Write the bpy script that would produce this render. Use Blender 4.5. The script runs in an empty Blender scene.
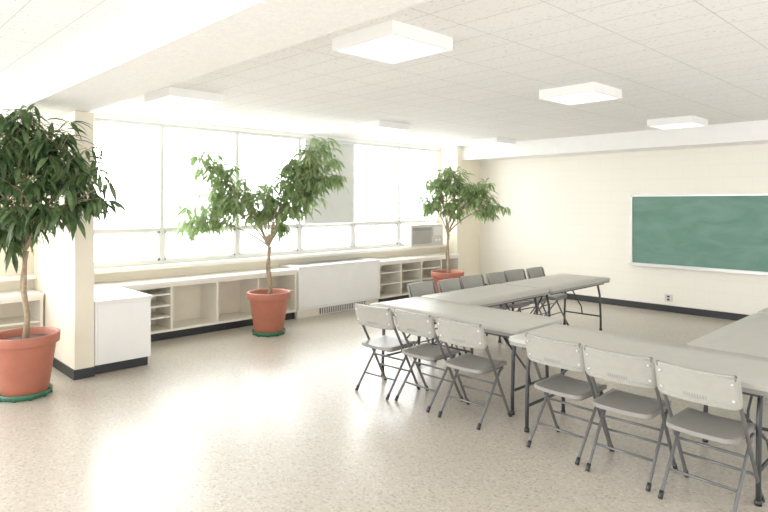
import bpy, math, random
from mathutils import Vector, Matrix, noise
random.seed(7)
scene = bpy.context.scene
WX=-8.1; WY=10.23; CZ=2.96; CF=-7.6

# ---------------------------------------------------------------- materials
def mat(name, col, rough=0.5, metal=0.0, var=0.0, vscale=5.0, bump=0.0, bscale=60.0, spec=0.5):
    m=bpy.data.materials.new(name); m.use_nodes=True
    nt=m.node_tree; b=nt.nodes['Principled BSDF']
    b.inputs['Base Color'].default_value=(*col,1); b.inputs['Roughness'].default_value=rough
    b.inputs['Metallic'].default_value=metal; b.inputs['Specular IOR Level'].default_value=spec
    tc=nt.nodes.new('ShaderNodeTexCoord')
    n=nt.nodes.new('ShaderNodeTexNoise'); n.inputs['Scale'].default_value=vscale; n.inputs['Detail'].default_value=4
    nt.links.new(tc.outputs['Object'],n.inputs['Vector'])
    r=nt.nodes.new('ShaderNodeValToRGB')
    r.color_ramp.elements[0].position=0.3; r.color_ramp.elements[1].position=0.7
    r.color_ramp.elements[0].color=(*[c*(1-var) for c in col],1)
    r.color_ramp.elements[1].color=(*[min(1,c*(1+var)) for c in col],1)
    nt.links.new(n.outputs['Fac'],r.inputs['Fac']); nt.links.new(r.outputs['Color'],b.inputs['Base Color'])
    if bump>0:
        n2=nt.nodes.new('ShaderNodeTexNoise'); n2.inputs['Scale'].default_value=bscale
        nt.links.new(tc.outputs['Object'],n2.inputs['Vector'])
        bp=nt.nodes.new('ShaderNodeBump'); bp.inputs['Strength'].default_value=bump; bp.inputs['Distance'].default_value=0.01
        nt.links.new(n2.outputs['Fac'],bp.inputs['Height']); nt.links.new(bp.outputs['Normal'],b.inputs['Normal'])
    return m

def floor_mat():
    m=bpy.data.materials.new('terrazzo_floor'); m.use_nodes=True; nt=m.node_tree; b=nt.nodes['Principled BSDF']
    tc=nt.nodes.new('ShaderNodeTexCoord')
    v=nt.nodes.new('ShaderNodeTexVoronoi'); v.inputs['Scale'].default_value=70
    n=nt.nodes.new('ShaderNodeTexNoise'); n.inputs['Scale'].default_value=0.9; n.inputs['Detail'].default_value=2
    nt.links.new(tc.outputs['Object'],v.inputs['Vector']); nt.links.new(tc.outputs['Object'],n.inputs['Vector'])
    s=nt.nodes.new('ShaderNodeSeparateColor'); nt.links.new(v.outputs['Color'],s.inputs['Color'])
    r=nt.nodes.new('ShaderNodeValToRGB'); cr=r.color_ramp
    cr.elements[0].position=0; cr.elements[0].color=(0.31,0.27,0.21,1)
    cr.elements[1].position=0.2; cr.elements[1].color=(0.43,0.385,0.32,1)
    e=cr.elements.new(0.7); e.color=(0.45,0.405,0.34,1)
    e=cr.elements.new(1.0); e.color=(0.53,0.49,0.43,1)
    nt.links.new(s.outputs['Red'],r.inputs['Fac'])
    mx=nt.nodes.new('ShaderNodeMix'); mx.data_type='RGBA'; mx.blend_type='MULTIPLY'; mx.inputs['Factor'].default_value=1
    r2=nt.nodes.new('ShaderNodeValToRGB'); r2.color_ramp.elements[0].position=.3; r2.color_ramp.elements[0].color=(.94,.93,.92,1)
    r2.color_ramp.elements[1].position=.7; r2.color_ramp.elements[1].color=(1.04,1.04,1.04,1)
    nt.links.new(n.outputs['Fac'],r2.inputs['Fac'])
    nt.links.new(r.outputs['Color'],mx.inputs[6]); nt.links.new(r2.outputs['Color'],mx.inputs[7])
    nt.links.new(mx.outputs[2],b.inputs['Base Color'])
    mr=nt.nodes.new('ShaderNodeMapRange'); mr.inputs['To Min'].default_value=.25; mr.inputs['To Max'].default_value=.34
    nt.links.new(n.outputs['Fac'],mr.inputs['Value']); nt.links.new(mr.outputs['Result'],b.inputs['Roughness'])
    n3=nt.nodes.new('ShaderNodeTexNoise'); n3.inputs['Scale'].default_value=9
    nt.links.new(tc.outputs['Object'],n3.inputs['Vector'])
    bp=nt.nodes.new('ShaderNodeBump'); bp.inputs['Strength'].default_value=.06; bp.inputs['Distance'].default_value=.02
    nt.links.new(n3.outputs['Fac'],bp.inputs['Height']); nt.links.new(bp.outputs['Normal'],b.inputs['Normal'])
    return m

def ceil_mat():
    m=bpy.data.materials.new('acoustic_tile'); m.use_nodes=True; nt=m.node_tree; b=nt.nodes['Principled BSDF']
    tc=nt.nodes.new('ShaderNodeTexCoord')
    br=nt.nodes.new('ShaderNodeTexBrick'); br.offset=0.0; br.inputs['Scale'].default_value=1
    br.inputs['Brick Width'].default_value=0.61; br.inputs['Row Height'].default_value=0.305
    br.inputs['Mortar Size'].default_value=0.004; br.inputs['Mortar Smooth'].default_value=.3
    br.inputs['Color1'].default_value=(.92,.91,.89,1); br.inputs['Color2'].default_value=(.90,.89,.87,1)
    br.inputs['Mortar'].default_value=(.62,.61,.59,1)
    nt.links.new(tc.outputs['Object'],br.inputs['Vector'])
    mp=nt.nodes.new('ShaderNodeMapping'); mp.inputs['Scale'].default_value=(30,75,30)
    nt.links.new(tc.outputs['Object'],mp.inputs['Vector'])
    n=nt.nodes.new('ShaderNodeTexNoise'); n.inputs['Scale'].default_value=1; n.inputs['Detail'].default_value=3
    nt.links.new(mp.outputs['Vector'],n.inputs['Vector'])
    r=nt.nodes.new('ShaderNodeValToRGB'); r.color_ramp.elements[0].position=.30; r.color_ramp.elements[0].color=(.66,.65,.63,1)
    r.color_ramp.elements[1].position=.40; r.color_ramp.elements[1].color=(1,1,1,1)
    nt.links.new(n.outputs['Fac'],r.inputs['Fac'])
    mx=nt.nodes.new('ShaderNodeMix'); mx.data_type='RGBA'; mx.blend_type='MULTIPLY'; mx.inputs['Factor'].default_value=1
    nt.links.new(br.outputs['Color'],mx.inputs[6]); nt.links.new(r.outputs['Color'],mx.inputs[7])
    nt.links.new(mx.outputs[2],b.inputs['Base Color']); b.inputs['Roughness'].default_value=.95
    return m

def block_mat():
    m=bpy.data.materials.new('painted_block_wall'); m.use_nodes=True; nt=m.node_tree; b=nt.nodes['Principled BSDF']
    tc=nt.nodes.new('ShaderNodeTexCoord'); sp=nt.nodes.new('ShaderNodeSeparateXYZ'); cb=nt.nodes.new('ShaderNodeCombineXYZ')
    nt.links.new(tc.outputs['Object'],sp.inputs[0]); nt.links.new(sp.outputs['X'],cb.inputs['X']); nt.links.new(sp.outputs['Z'],cb.inputs['Y'])
    br=nt.nodes.new('ShaderNodeTexBrick'); br.inputs['Scale'].default_value=1
    br.inputs['Brick Width'].default_value=0.4; br.inputs['Row Height'].default_value=0.2; br.inputs['Mortar Size'].default_value=0.006
    br.inputs['Mortar Smooth'].default_value=.6
    br.inputs['Color1'].default_value=(.89,.85,.755,1); br.inputs['Color2'].default_value=(.885,.845,.75,1); br.inputs['Mortar'].default_value=(.85,.81,.715,1)
    nt.links.new(cb.outputs[0],br.inputs['Vector']); nt.links.new(br.outputs['Color'],b.inputs['Base Color'])
    bp=nt.nodes.new('ShaderNodeBump'); bp.invert=True; bp.inputs['Strength'].default_value=.2; bp.inputs['Distance'].default_value=.005
    nt.links.new(br.outputs['Fac'],bp.inputs['Height']); nt.links.new(bp.outputs['Normal'],b.inputs['Normal'])
    b.inputs['Roughness'].default_value=.55
    return m

def board_mat():
    m=bpy.data.materials.new('green_chalkboard'); m.use_nodes=True; nt=m.node_tree; b=nt.nodes['Principled BSDF']
    tc=nt.nodes.new('ShaderNodeTexCoord')
    mp=nt.nodes.new('ShaderNodeMapping'); mp.inputs['Rotation'].default_value=(0,.5,0); mp.inputs['Scale'].default_value=(1.2,1,3)
    n=nt.nodes.new('ShaderNodeTexNoise'); n.inputs['Scale'].default_value=1.6; n.inputs['Detail'].default_value=7; n.inputs['Distortion'].default_value=1.0
    nt.links.new(tc.outputs['Object'],mp.inputs[0]); nt.links.new(mp.outputs[0],n.inputs['Vector'])
    r=nt.nodes.new('ShaderNodeValToRGB'); r.color_ramp.elements[0].position=.3; r.color_ramp.elements[0].color=(.085,.20,.15,1)
    r.color_ramp.elements[1].position=.75; r.color_ramp.elements[1].color=(.145,.275,.22,1)
    nt.links.new(n.outputs['Fac'],r.inputs['Fac']); nt.links.new(r.outputs['Color'],b.inputs['Base Color']); b.inputs['Roughness'].default_value=.6
    return m

def leaf_mat(name,c1,c2,tr):
    m=bpy.data.materials.new(name); m.use_nodes=True; nt=m.node_tree; b=nt.nodes['Principled BSDF']
    out=nt.nodes['Material Output']; tc=nt.nodes.new('ShaderNodeTexCoord')
    n=nt.nodes.new('ShaderNodeTexNoise'); n.inputs['Scale'].default_value=9
    nt.links.new(tc.outputs['Object'],n.inputs['Vector'])
    r=nt.nodes.new('ShaderNodeValToRGB'); r.color_ramp.elements[0].position=.35; r.color_ramp.elements[0].color=(*c1,1)
    r.color_ramp.elements[1].position=.65; r.color_ramp.elements[1].color=(*c2,1)
    nt.links.new(n.outputs['Fac'],r.inputs['Fac']); nt.links.new(r.outputs['Color'],b.inputs['Base Color']); b.inputs['Roughness'].default_value=.4
    t=nt.nodes.new('ShaderNodeBsdfTranslucent'); nt.links.new(r.outputs['Color'],t.inputs['Color'])
    mx=nt.nodes.new('ShaderNodeMixShader'); mx.inputs[0].default_value=tr
    nt.links.new(b.outputs[0],mx.inputs[1]); nt.links.new(t.outputs[0],mx.inputs[2]); nt.links.new(mx.outputs[0],out.inputs['Surface'])
    return m

def emis_mat(name,col,s):
    m=bpy.data.materials.new(name); m.use_nodes=True; b=m.node_tree.nodes['Principled BSDF']
    b.inputs['Base Color'].default_value=(.9,.9,.9,1); b.inputs['Emission Color'].default_value=(*col,1); b.inputs['Emission Strength'].default_value=s
    return m

def glass_mat():
    m=bpy.data.materials.new('window_glass'); m.use_nodes=True; nt=m.node_tree; nt.nodes.remove(nt.nodes['Principled BSDF'])
    out=nt.nodes['Material Output']; t=nt.nodes.new('ShaderNodeBsdfTransparent'); g=nt.nodes.new('ShaderNodeBsdfGlossy')
    g.inputs['Roughness'].default_value=.03; t.inputs['Color'].default_value=(.97,.99,.98,1)
    mx=nt.nodes.new('ShaderNodeMixShader'); mx.inputs[0].default_value=.05
    nt.links.new(t.outputs[0],mx.inputs[1]); nt.links.new(g.outputs[0],mx.inputs[2]); nt.links.new(mx.outputs[0],out.inputs['Surface'])
    return m

M_floor=floor_mat(); M_ceil=ceil_mat(); M_block=block_mat(); M_board=board_mat(); M_glass=glass_mat()
M_cream=mat('cream_paint',(.86,.79,.635),.55,var=.02,bump=.1)
M_beam=mat('beam_plaster',(.89,.88,.85),.85,var=.05,vscale=40,bump=.3,bscale=80)
M_cab=mat('cabinet_paint',(.86,.815,.71),.45,var=.02)
M_cabin=mat('cabinet_inside',(.85,.775,.63),.5,var=.03)
M_white=mat('white_paint',(.90,.89,.87),.4,var=.02)
M_top=mat('counter_laminate',(.88,.85,.79),.3,var=.02)
M_frame=mat('window_frame_metal',(.68,.68,.66),.4,var=.03)
M_black=mat('black_vinyl_base',(.012,.014,.017),.4,var=.1)
M_alu=mat('aluminium',(.70,.70,.68),.35,.6,var=.03)
M_plastic=mat('grey_chair_plastic',(.34,.332,.293),.45,var=.04,vscale=20,bump=.06,bscale=250)
M_seat=mat('grey_seat_plastic',(.22,.214,.195),.4,var=.04,vscale=20,bump=.06,bscale=250)
M_tube=mat('grey_steel_tube',(.12,.12,.118),.35,.3,var=.05)
M_tabtop=mat('grey_table_plastic',(.47,.46,.415),.4,var=.03,vscale=12,bump=.05,bscale=300)
M_tabedge=mat('table_edge_plastic',(.26,.255,.235),.5,var=.03)
M_legs=mat('dark_table_steel',(.035,.037,.04),.4,.3,var=.05)
M_terra=mat('terracotta_plastic',(.42,.13,.08),.5,var=.08,vscale=6)
M_saucer=mat('green_saucer',(.015,.12,.06),.4,var=.1)
M_soil=mat('soil',(.06,.04,.025),.95,var=.4,vscale=50,bump=.8,bscale=60)
M_bark=mat('ficus_bark',(.34,.26,.17),.8,var=.25,vscale=30,bump=.5)
M_dark=mat('vent_dark',(.05,.05,.05),.6,var=.1)
M_ac=mat('ac_plastic',(.56,.545,.50),.5,var=.03)
M_blind=mat('blind_fabric',(.66,.68,.64),.8,var=.03)
M_lens=emis_mat('light_lens',(1,.985,.96),.8)
M_leafd=leaf_mat('leaf_dark',(.045,.095,.035),(.13,.20,.075),.35)
M_leafhaze=leaf_mat('leaf_light_backlit_haze',(.19,.30,.11),(.38,.50,.24),.5)  # light green leaf, paled further to put backlit window haze into the colour

# ---------------------------------------------------------------- builder
class B:
    def __init__(s): s.v=[]; s.f=[]; s.m=[]; s.sm=[]; s.mats=[]
    def mi(s,m):
        if m not in s.mats: s.mats.append(m)
        return s.mats.index(m)
    def add(s,vs,fs,m,smooth=False):
        o=len(s.v); s.v+= [tuple(v) for v in vs]; k=s.mi(m)
        for f in fs: s.f.append(tuple(i+o for i in f)); s.m.append(k); s.sm.append(smooth)
    def box(s,x0,x1,y0,y1,z0,z1,m):
        vs=[(x,y,z) for z in (z0,z1) for y in (y0,y1) for x in (x0,x1)]
        s.add(vs,[(0,2,3,1),(4,5,7,6),(0,1,5,4),(2,6,7,3),(0,4,6,2),(1,3,7,5)],m)
    def tube(s,pts,r,m,n=8,caps=True):
        pts=[Vector(p) for p in pts]; rs=r if isinstance(r,(list,tuple)) else [r]*len(pts)
        T=[]
        for i in range(len(pts)):
            a=pts[max(0,i-1)]; b=pts[min(len(pts)-1,i+1)]; t=(b-a); T.append(t.normalized() if t.length>1e-6 else Vector((0,0,1)))
        nrm=T[0].orthogonal().normalized(); vs=[]
        for i,p in enumerate(pts):
            nrm=(nrm-T[i]*nrm.dot(T[i])).normalized(); bn=T[i].cross(nrm)
            for k in range(n):
                a=2*math.pi*k/n; vs.append(p+(nrm*math.cos(a)+bn*math.sin(a))*rs[i])
        fs=[]
        for i in range(len(pts)-1):
            for k in range(n):
                k2=(k+1)%n; fs.append((i*n+k,i*n+k2,(i+1)*n+k2,(i+1)*n+k))
        if caps: fs.append(tuple(range(n-1,-1,-1))); fs.append(tuple((len(pts)-1)*n+k for k in range(n)))
        s.add(vs,fs,m,True)
    def lathe(s,prof,m,n=36,c=(0,0)):
        vs=[];fs=[]
        for (r,z) in prof:
            for k in range(n):
                a=2*math.pi*k/n; vs.append((c[0]+r*math.cos(a),c[1]+r*math.sin(a),z))
        for i in range(len(prof)-1):
            for k in range(n):
                k2=(k+1)%n; fs.append((i*n+k,i*n+k2,(i+1)*n+k2,(i+1)*n+k))
        s.add(vs,fs,m,True)
    def panel(s,w,h,th,rad,fn,m,medge=None,nx=12,nmid=6):
        """rounded rectangular slab; fn(a,b,c)->3D; a across, b along, c thickness"""
        rows=[]
        for i in range(7):
            ang=math.pi/2*i/6; rows.append((-h/2+rad-rad*math.cos(ang), rad-rad*math.sin(ang)))
        for i in range(1,nmid): rows.append((-h/2+rad+(h-2*rad)*i/nmid,0))
        for i in range(7):
            ang=math.pi/2*(6-i)/6; rows.append((h/2-rad+rad*math.cos(ang), rad-rad*math.sin(ang)))
        vs=[]; R=len(rows); C=nx+1
        for c in (th/2,-th/2):
            for (b,sh) in rows:
                hw=w/2-sh
                for i in range(C): vs.append(fn(-hw+2*hw*i/nx,b,c))
        fs=[];N=R*C; fe=[]
        for j in range(R-1):
            for i in range(nx):
                a=j*C+i; fs.append((a,a+1,a+C+1,a+C)); fs.append((N+a,N+a+C,N+a+C+1,N+a+1))
            a=j*C; fe.append((a,a+C,N+a+C,N+a)); a=j*C+nx; fe.append((a,N+a,N+a+C,a+C))
        for i in range(nx):
            a=i; fe.append((a,N+a,N+a+1,a+1)); a=(R-1)*C+i; fe.append((a,a+1,N+a+1,N+a))
        s.add(vs,fs,m,True)
        k=len(s.v)-len(vs); km=s.mi(medge or m)
        for f in fe: s.f.append(tuple(i+k for i in f)); s.m.append(km); s.sm.append(False)
    def mesh(s,name):
        me=bpy.data.meshes.new(name); me.from_pydata(s.v,[],s.f)
        for m in s.mats: me.materials.append(m)
        me.polygons.foreach_set('material_index',s.m); me.polygons.foreach_set('use_smooth',s.sm)
        me.update(); return me
    def obj(s,name,loc=(0,0,0),rot=0,bevel=0,fix=True):
        me=s.mesh(name)
        if fix:
            import bmesh
            bm=bmesh.new(); bm.from_mesh(me); bmesh.ops.recalc_face_normals(bm,faces=bm.faces); bm.to_mesh(me); bm.free()
        return place(name,me,loc,rot,bevel)
def place(name,me,loc=(0,0,0),rot=0,bevel=0):
    o=bpy.data.objects.new(name,me); scene.collection.objects.link(o); o.location=loc; o.rotation_euler=(0,0,rot)
    if bevel:
        b=o.modifiers.new('bevel','BEVEL'); b.width=bevel; b.segments=2; b.limit_method='ANGLE'
    return o

# ---------------------------------------------------------------- room shell
YB=-3.0; XR=3.0
b=B(); b.box(WX-.25,XR,YB,WY+.2,-.1,0,M_floor); b.obj('floor')
b=B(); b.box(WX-.25,XR,YB,WY+.2,CZ,CZ+.12,M_ceil); b.obj('ceiling')
b=B(); b.box(WX-.25,XR,WY,WY+.2,0,CZ,M_block); b.obj('wall_back')
SILL=.95; HEAD=2.90
b=B(); b.box(WX-.2,WX,YB,WY,0,SILL,M_cream); b.box(WX-.2,WX,YB,WY,HEAD,CZ,M_white)
b.box(WX-.2,WX,1.45,2.38,SILL,HEAD,M_cream); b.box(WX-.2,WX,9.44,WY,SILL,HEAD,M_cream)
b.obj('wall_left')
# pier under the beam and corner pier
b=B(); b.box(WX,-6.55,1.95,2.14,0,2.74,M_cream); b.obj('pillar',bevel=.008)
b=B(); b.box(WX,-7.66,9.46,WY,0,CZ,M_cream); b.obj('pillar',bevel=.008)
# ceiling beams
b=B(); b.box(WX,XR,1.52,2.08,2.74,CZ,M_beam); b.box(WX,WX+.9,2.08,2.14,2.74,CZ,M_beam); b.obj('ceiling_beam')
b=B(); b.box(-7.66,XR,9.62,WY,2.68,CZ,M_white); b.obj('ceiling_beam')
# baseboards
b=B(); b.box(-7.6,XR,WY-.02,WY,0,.11,M_black); b.obj('baseboard_back')
b=B(); b.box(-7.6,-6.55,1.935,1.95,0,.10,M_black); b.box(-6.55,-6.535,1.935,2.14,0,.1,M_black); b.obj('baseboard_pillar')

# windows
ys=[2.38,3.55,4.73,5.90,7.08,8.26,9.44]
def window(y0,y1,i,blind=False):
    b=B(); f=.03; x0,x1=WX-.12,WX-.03
    b.box(x0,x1,y0,y0+f,SILL,HEAD,M_frame); b.box(x0,x1,y1-f,y1,SILL,HEAD,M_frame)
    b.box(x0,x1,y0+f,y1-f,HEAD-.04,HEAD,M_frame); b.box(x0,x1,y0+f,y1-f,SILL,SILL+.05,M_frame)
    b.box(x0,x1+.01,y0+f,y1-f,1.41,1.455,M_frame)
    # operable lower sash inner frame
    xa,xb=WX-.09,WX-.04
    b.box(xa,xb,y0+f,y0+f+.03,SILL+.05,1.41,M_white); b.box(xa,xb,y1-f-.03,y1-f,SILL+.05,1.41,M_white)
    b.box(xa,xb,y0+f,y1-f,SILL+.05,SILL+.08,M_white); b.box(xa,xb,y0+f,y1-f,1.38,1.41,M_white)
    b.box(WX-.03,WX-.015,(y0+y1)/2-.05,(y0+y1)/2+.05,1.38,1.40,M_alu)
    for z0,z1 in ((SILL+.05,1.41),(1.455,HEAD-.04)):
        b.add([(WX-.08,y0+f,z0),(WX-.08,y1-f,z0),(WX-.08,y1-f,z1),(WX-.08,y0+f,z1)],[(0,1,2,3)],M_glass)
    b.obj('window_%d'%i)
for i in range(6): window(ys[i],ys[i+1],i+1)
for i,(a,c) in enumerate(((-2.1,-.92),(-.92,.26),(.26,1.45))): window(a,c,7+i)
b=B(); b.box(WX,WX+.16,2.14,9.46,SILL-.05,SILL,M_top); b.obj('trim_1',bevel=.006)
b=B(); b.box(WX,WX+.16,YB,1.95,SILL-.05,SILL,M_top); b.obj('trim_2',bevel=.006)
# blind
b=B()
zz=[2.86-(2.86-1.46)*k/40 for k in range(41)]
vs=[]
for k,z in enumerate(zz): vs+=[(WX+.02+.004*math.sin(k*1.1),5.96,z),(WX+.02+.004*math.sin(k*1.1),7.04,z)]
b.add(vs,[(2*k,2*k+1,2*k+3,2*k+2) for k in range(40)],M_blind,True)
b.tube([(WX+.035,5.95,2.865),(WX+.035,7.05,2.865)],.03,M_blind,12)
b.tube([(WX+.02,5.96,1.46),(WX+.02,7.04,1.46)],.012,M_alu,8)
b.obj('roller_blind',fix=False)
# AC
b=B(); b.box(WX+.01,WX+.20,8.36,9.30,SILL+.002,1.37,M_ac)
b.box(WX+.20,WX+.206,8.40,8.95,SILL+.05,1.32,M_tabedge)
for k in range(14): b.box(WX+.2,WX+.215,8.41,8.94,SILL+.06+k*.018,SILL+.068+k*.018,M_ac)
b.box(WX+.2,WX+.21,9.0,9.26,1.15,1.32,M_frame); b.tube([(WX+.2,9.08,1.06),(WX+.225,9.08,1.06)],.02,M_white,12); b.tube([(WX+.2,9.18,1.06),(WX+.225,9.18,1.06)],.02,M_white,12)
b.obj('window_air_conditioner',bevel=.006)

# cabinets
def shelf_run(y0,y1,divs,shelf,name):
    b=B(); xb=WX+.002; T=.77
    b.box(xb,CF+.02,y0,y1,T-.035,T,M_top)            # top
    b.box(xb,CF,y0,y1,.11,.14,M_cab)                 # bottom
    b.box(xb,xb+.015,y0,y1,.14,T-.035,M_cabin)       # back
    b.box(xb,CF-.05,y0,y1,0,.11,M_black)             # toe kick
    e=[y0]+divs+[y1]
    for k,y in enumerate(e):
        a=y-.015; c=y+.015
        if k==0:a,c=y,y+.03
        if k==len(e)-1:a,c=y-.03,y
        b.box(xb+.015,CF,a,c,.14,T-.035,M_cab)
    b.box(CF-.02,CF+.004,y0,y1,T-.075,T-.036,M_cab)
    for k in range(len(e)-1):
        for z in shelf[k]:
            b.box(xb+.015,CF-.02,e[k]+.015,e[k+1]-.015,z-.01,z+.01,M_cab)
    return b.obj(name)
shelf_run(2.76,5.45,[3.45,4.11,4.77],[[.3,.45,.6],[],[],[.45]],'bookcase_cabinet')
shelf_run(7.22,9.45,[7.78,8.33,8.9],[[.35,.55],[.35,.55],[.35,.55],[.45]],'bookcase_cabinet')
shelf_run(YB,1.93,[-2,-1,0,1],[[.45]]*5,'bookcase_cabinet')
# deep cabinet box near pillar
b=B(); b.box(WX+.002,-6.57,2.15,2.74,.10,.74,M_white); b.box(WX+.002,-6.55,2.145,2.755,.74,.775,M_top)
b.box(WX+.002,-6.60,2.15,2.72,0,.10,M_black); b.box(-6.57,-6.562,2.175,2.715,.13,.715,M_white)
b.obj('storage_cabinet',bevel=.004)
# radiator / convector cover
b=B(); b.box(WX+.002,CF+.04,5.47,7.20,.13,.79,M_white); b.box(WX+.002,CF+.055,5.465,7.205,.79,.81,M_white)
b.box(WX+.002,CF+.0,5.47,7.2,0,.13,M_cab)
b.box(CF+.0,CF+.01,5.9,6.9,.02,.11,M_dark)
for k in range(26): b.box(CF+.008,CF+.016,5.92+k*.038,5.935+k*.038,.02,.11,M_white)
b.box(CF+.04,CF+.043,5.5,7.17,.16,.165,M_frame)
for k in range(4): b.box(WX+.15+k*.08,WX+.19+k*.08,5.6,7.05,.81,.813,M_dark)
b.obj('radiator_cover',bevel=.004)

# chalkboard
b=B(); x0,x1=-4.44,-.78; z0,z1=.75,1.94; y=WY; g=.003
b.box(x0+.03,x1-.03,y-.025,y-g,z0+.03,z1-.03,M_board)
b.box(x0,x0+.03,y-.04,y-g,z0,z1,M_alu); b.box(x1-.03,x1,y-.04,y-g,z0,z1,M_alu)
b.box(x0,x1,y-.04,y-g,z1-.03,z1,M_alu); b.box(x0,x1,y-.04,y-g,z0,z0+.03,M_alu)
b.box(x0,x1,y-.11,y-.04,z0-.012,z0+.004,M_alu); b.box(x0,x1,y-.115,y-.105,z0-.012,z0+.022,M_alu)
b.obj('chalkboard')
b=B(); b.box(-3.88,-3.76,WY-.012,WY-.001,.17,.29,M_alu)
b.box(-3.84,-3.80,WY-.016,WY-.012,.24,.27,M_dark); b.box(-3.84,-3.80,WY-.016,WY-.012,.19,.22,M_dark); b.obj('wall_outlet')

# ceiling lights
def light_mesh():
    b=B(); w=.30; h=.09
    b.box(-w,w,-w,w,-h+.02,0,M_white)
    b.box(-w,w,-w,-w+.02,-h,-h+.02,M_white); b.box(-w,w,w-.02,w,-h,-h+.02,M_white)
    b.box(-w,-w+.02,-w+.02,w-.02,-h,-h+.02,M_white); b.box(w-.02,w,-w+.02,w-.02,-h,-h+.02,M_white)
    b.box(-w+.02,w-.02,-w+.02,w-.02,-h+.006,-h+.019,M_lens)
    return b.mesh('ceiling_light')
LM=light_mesh()
for (x,y) in ((-2.97,2.95),(-6.05,2.88),(-3.0,5.70),(-6.35,6.05),(-3.13,8.7),(-6.45,9.0),(-3,-.1),(0.1,2.95),(0.1,5.85),(0,-.1)):
    place('ceiling_light',LM,(x,y,CZ-.001))

# ---------------------------------------------------------------- folding chair (faces +Y, origin at rear seat edge on floor)
def chair_mesh():
    b=B(); hw=.215
    def back(a,bb,c):
        z=.735+bb; lean=-.028*(bb/.105)
        return (a, .0+lean -.035*(1-(a/.235)**2)+ c, z)
    b.panel(.47,.205,.022,.035,back,M_plastic,nx=16)
    b.tube([back(-.2+.4*i/10,-.082,-.012) for i in range(11)],.006,M_plastic,6)
    b.tube([back(-.2+.4*i/10,.085,-.012) for i in range(11)],.006,M_plastic,6)
    for sx in (-.2,.2):
        for bz in (-.05,.05):
            p=Vector(back(sx,bz,-.012)); b.tube([p,p+Vector((0,-.006,0))],.009,M_alu,8)
    for k in range(9):
        p=Vector(back(-.06+.015*k,-.055,-.0105)); b.box(p.x-.003,p.x+.003,p.y-.003,p.y+.003,p.z-.012,p.z+.012,M_tabedge)
    def seat(a,bb,c):
        t=(bb+.2)/.4
        z=.45 - .012*math.cos(a/.21*1.4)*1.0 + .012*(t)**2 - .02*max(0,(t-.85)/.15)**2 + c
        return (a*(1-.0*t), .21+bb, z)
    b.panel(.40,.40,.026,.05,seat,M_seat,nx=12)
    b.panel(.36,.36,.02,.05,lambda a,bb,c:(a,.21+bb,.428+c),M_tube,nx=2)
    for s in (-1,1):
        x=s*hw
        pts=[(x*.99,-.035,.835),(x,-.02,.80),(x,.03,.68),(x,.16,.45),(x*1.01,.385,.03),(x*1.01,.40,.012)]
        b.tube(pts,.0125,M_tube,8)
        b.tube([(s*.198,.31,.425),(s*.198,.27,.405),(s*.198,.0,.06),(s*.198,-.035,.012)],.0115,M_tube,8)
        b.tube([(x*1.01,.378,.045),(x*1.01,.402,.004)],.016,M_black,8)
        b.tube([(s*.198,-.012,.045),(s*.198,-.04,.004)],.015,M_black,8)
        b.tube([(x,.16,.45),(s*.19,.16,.45)],.008,M_alu,6)
    b.tube([(-hw,.30,.19),(hw,.30,.19)],.009,M_tube,8)
    b.tube([(-.198,.075,.155),(.198,.075,.155)],.009,M_tube,8)
    b.tube([(-.198,.20,.315),(.198,.20,.315)],.009,M_tube,8)
    me=b.mesh('folding_chair')
    import bmesh
    bm=bmesh.new(); bm.from_mesh(me); bmesh.ops.recalc_face_normals(bm,faces=bm.faces); bm.to_mesh(me); bm.free()
    return me
CM=chair_mesh()
for (x,y,r) in ((-4.10,3.83,.06),(-3.62,3.87,-.03),(-3.08,3.85,.03),(-2.22,3.84,-.04),(-1.73,3.80,.03),(-1.24,3.75,-.05)):
    place('folding_chair',CM,(x,y,0),r)
for (y,r,x) in ((5.32,0,-4.84),(5.80,.05,-4.80),(6.3,-.04,-4.84),(6.82,.03,-4.82),(7.3,-.05,-4.84),(7.78,.04,-4.8)):
    place('folding_chair',CM,(x,y,0),-math.pi/2+r)

# ---------------------------------------------------------------- tables (long axis X)
def table(name,L,W,loc,rot=0):
    b=B(); T=.74
    b.panel(W,L,.028,.05,lambda a,bb,c:(bb,a,T-.014+c),M_tabtop,M_tabtop,nx=4,nmid=4)
    b.panel(W-.012,L-.012,.03,.05,lambda a,bb,c:(bb,a,T-.042+c),M_tabedge,M_tabedge,nx=4,nmid=4)
    for s in (-1,1):
        b.box(-L/2+.1,L/2-.1,s*(W/2-.07)-.012,s*(W/2-.07)+.012,T-.085,T-.057,M_legs)
        xe=s*(L/2-.12); hy=W/2-.10
        b.tube([(xe,-hy,.012),(xe,-hy,.18),(xe,-hy+.015,.5),(xe,-hy+.05,.66),(xe,-hy+.1,T-.06)],.016,M_legs,8)
        b.tube([(xe,hy,.012),(xe,hy,.18),(xe,hy-.015,.5),(xe,hy-.05,.66),(xe,hy-.1,T-.06)],.016,M_legs,8)
        b.tube([(xe,-hy,.2),(xe,hy,.2)],.012,M_legs,8)
        b.tube([(xe,-hy+.08,T-.075),(xe,hy-.08,T-.075)],.014,M_legs,8)
        b.tube([(xe,0,.2),(xe-s*.02,0,.3),(xe-s*.38,0,T-.07)],.010,M_legs,8)
        for yy in (-hy,hy): b.tube([(xe,yy,0),(xe,yy,.03)],.021,M_black,10)
    b.obj(name,loc,rot)
table('folding_table',1.83,.76,(-3.685,4.59,0))
table('folding_table',1.83,.76,(-1.80,4.35,0))
table('folding_table',1.55,.76,(-4.22,5.77,0),math.pi/2)
table('folding_table',1.60,.76,(-4.21,7.37,0),math.pi/2)
table('folding_table',1.83,.76,(-1.27,5.66,0),math.pi/2)
table('folding_table',1.83,.76,(-1.27,7.51,0),math.pi/2)

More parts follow.
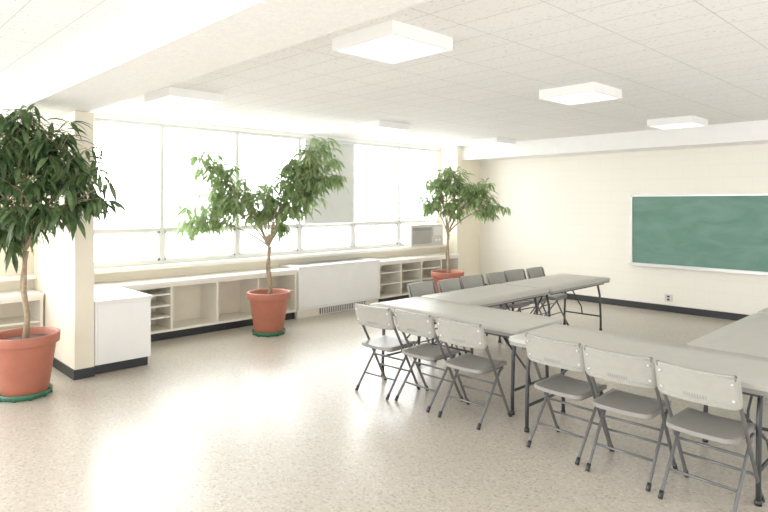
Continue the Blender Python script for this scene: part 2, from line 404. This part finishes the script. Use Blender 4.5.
# ---------------------------------------------------------------- trees
AX=Vector((.695,.719,0)); DX=Vector((-.719,.695,0))
def bez(p0,p1,p2,n):
    return [p0*(1-t)**2+p1*2*t*(1-t)+p2*t*t for t in [i/n for i in range(n+1)]]
def tree(loc,lobes,leafm,dens,fork=1.15,pot_r=.29,pot_h=.58,leaf=.15,ok=lambda p:True,seed=1,lean=(0,0)):
    rnd=random.Random(seed); b=B(); o=Vector(loc)
    R=pot_r; H=pot_h
    b.lathe([(0,.0),(R*.70,.0),(R*.76,.012),(R*.8,.055),(R*.77,.055),(R*.72,.02),(0,.02)],M_saucer)
    b.lathe([(0,.021),(R*.64,.021),(R*.68,.04),(R*.90,H-.10),(R*.91,H-.095),(R*.99,H-.09),(R,H-.08),(R*1.02,H-.01),(R*1.01,H),(R*.95,H),(R*.93,H-.02),(R*.9,H-.07)],M_terra)
    b.lathe([(R*.91,H-.07),(R*.5,H-.055),(0,H-.05)],M_soil)
    for k in range(10):
        a=k*2*math.pi/10; b.tube([(R*.72*math.cos(a),R*.72*math.sin(a),.0),(R*.72*math.cos(a),R*.72*math.sin(a),.05)],.02,M_saucer,8)
    top=Vector((lean[0],lean[1],fork))
    tr=[Vector((0.02,0,H-.08)),Vector((.01,.02,H+.15)),Vector((lean[0]*.5+.02,lean[1]*.5-.01,(H+fork)/2)),top]
    b.tube(tr,[.030,.024,.021,.019],M_bark,10)
    tw=[]
    for i in range(13):
        t=i/12; z=H-.08+t*(fork-H+.08); c=Vector((lean[0]*t,lean[1]*t,z)); a=t*7
        tw.append(c+Vector((math.cos(a),math.sin(a),0))*.027)
    b.tube(tw,.014,M_bark,8)
    tips=[]
    for (a,dp,z,rad) in lobes:
        c=AX*a+DX*dp+Vector((0,0,z))
        mid=(top+c)/2+Vector((0,0,.12))+(-AX*a*.15)
        path=bez(top,mid,c,8); b.tube(path,[.014-.009*i/8 for i in range(9)],M_bark,6)
        nt=max(5,int(dens*rad*rad*95))
        for k in range(nt):
            while True:
                d=Vector((rnd.uniform(-1,1),rnd.uniform(-1,1),rnd.uniform(-1,1)))
                if .25<d.length<1: break
            d=Vector((d.x,d.y,d.z*.85)); tip=c+d*rad*1.08
            st=path[rnd.randint(4,8)]
            m2=(st+tip)/2+Vector((0,0,.06))
            tw=bez(st,m2,tip,5)
            if not all(ok(o+q) for q in tw): continue
            b.tube(tw,[.004,.0037,.0033,.003,.0025,.002],M_bark,4,False)
            tips.append(tw)
    lv=[];lf=[]
    for tw in tips:
        n=rnd.randint(11,17)
        out=(tw[5]-tw[2]); out=out.normalized() if out.length>1e-4 else Vector((0,0,1))
        for k in range(n):
            t=rnd.uniform(1.5,5); i=min(4,int(t)); p=tw[i].lerp(tw[i+1],t-i)
            ang=rnd.uniform(0,6.283)
            hd=Vector((math.cos(ang),math.sin(ang),0))
            d=(hd*.8+out*.5+Vector((0,0,rnd.uniform(-1.0,.2)))).normalized()
            L=leaf*rnd.uniform(.7,1.3); W=L*rnd.uniform(.085,.12)
            side=d.cross(Vector((0,0,1)))
            if side.length<1e-3: side=Vector((1,0,0))
            side=(side.normalized()+Vector((rnd.uniform(-.5,.5),rnd.uniform(-.5,.5),rnd.uniform(-.5,.5)))).normalized()
            side=(side-d*side.dot(d)).normalized(); up=side.cross(d)
            sp=[p+d*.012]
            dd=d.copy(); q=sp[0].copy()
            for s_ in range(4):
                dd=(dd+Vector((0,0,-.26))).normalized(); q=q+dd*L/4; sp.append(q.copy())
            if not all(ok(o+qq) for qq in sp): continue
            ws=[.15,.9,1,.6,0]; base=len(lv)
            for s_ in range(4):
                c=sp[s_]; lv+= [c-side*W*ws[s_]+up*W*.25, c, c+side*W*ws[s_]+up*W*.25]
            lv.append(sp[4])
            for s_ in range(3):
                a=base+s_*3; lf+= [(a,a+1,a+4,a+3),(a+1,a+2,a+5,a+4)]
            a=base+9; lf+=[(a,a+1,a+3),(a+1,a+2,a+3)]
    b.add(lv,lf,leafm,True)
    ob=b.obj('potted_ficus_tree',loc,fix=False)
    return len(lf)
def ok1(p): return p.x>-8.0 and p.z<2.72 and not (p.x<-6.5 and p.y>1.9)
def ok2(p): return p.x>-7.98 and p.z<2.85 and not (p.x<CF+.05 and p.z<.9)
def ok3(p): return p.x>-7.85 and p.z<2.8 and not(p.x<-7.6 and p.y>9.4)
tree((-6.36,1.46,0),[(.0,0,2.28,.40),(.35,0,2.30,.36),(-.35,0.0,2.2,.4),(.55,-.05,2.08,.26),(.80,-.05,1.97,.18),(.1,-.1,1.85,.36),(-.3,0,1.75,.36),(.10,-.1,2.55,.24),(.05,-.2,2.5,.2),(.45,-.1,1.80,.24),(-.1,-.1,1.55,.25),(-.45,0,1.45,.2)],M_leafd,1.8,fork=1.35,ok=ok1,seed=3,leaf=.19)
tree((-7.02,4.57,0),[(.66,0,2.48,.34),(.45,0,2.12,.38),(.82,0,2.20,.32),(.30,0,2.38,.24),(-.88,0,2.35,.26),(-.64,0,2.2,.24),(-.74,.0,1.83,.38),(-.42,0,1.88,.34),(-1.08,0,1.6,.32),(0,0,1.92,.26),(.2,0,1.78,.28),(.55,0,1.83,.22),(.12,0,1.48,.14),(-.15,0,1.7,.2)],M_leafhaze,2.4,fork=1.2,ok=ok2,seed=5,leaf=.165)
tree((-6.86,8.2,0),[(-.18,0,2.15,.36),(.2,0,2.2,.34),(.5,0,1.95,.32),(-.35,0,1.85,.3),(.82,0,1.75,.26),(.1,0,1.8,.28),(-.05,0,2.4,.18),(.7,0,2.1,.2)],M_leafhaze,1.9,fork=1.25,ok=ok3,seed=9,leaf=.17)

# ---------------------------------------------------------------- world: overcast sky, brighter towards the window side, dimmer ground
w=bpy.data.worlds.new('overcast_sky'); scene.world=w; w.use_nodes=True; nt=w.node_tree
bg=nt.nodes['Background']; tc=nt.nodes.new('ShaderNodeTexCoord'); sp=nt.nodes.new('ShaderNodeSeparateXYZ')
nt.links.new(tc.outputs['Generated'],sp.inputs[0])
def xr(lo,hi):
    mr=nt.nodes.new('ShaderNodeMapRange'); mr.interpolation_type='SMOOTHSTEP'
    mr.inputs['From Min'].default_value=.1; mr.inputs['From Max'].default_value=-.5
    mr.inputs['To Min'].default_value=lo; mr.inputs['To Max'].default_value=hi
    nt.links.new(sp.outputs['X'],mr.inputs['Value']); return mr
sky=xr(2.2,12.0); gnd=xr(3.1,5.0)
gz=nt.nodes.new('ShaderNodeMapRange'); gz.inputs['From Min'].default_value=-.12; gz.inputs['From Max'].default_value=.05
nt.links.new(sp.outputs['Z'],gz.inputs['Value'])
mx=nt.nodes.new('ShaderNodeMix'); mx.data_type='FLOAT'
nt.links.new(gz.outputs['Result'],mx.inputs[0]); nt.links.new(gnd.outputs['Result'],mx.inputs[2]); nt.links.new(sky.outputs['Result'],mx.inputs[3])
nt.links.new(mx.outputs[0],bg.inputs['Strength'])
bg.inputs['Color'].default_value=(1,.998,.99,1)
scene.view_settings.view_transform='Standard'
scene.view_settings.gamma=1.15

cam=bpy.data.cameras.new('camera'); co=bpy.data.objects.new('camera',cam); scene.collection.objects.link(co)
co.location=(0,0,1.8); co.rotation_euler=(math.pi/2,0,math.radians(46)); cam.sensor_width=36; cam.lens=27.94; cam.shift_y=-.069
scene.camera=co
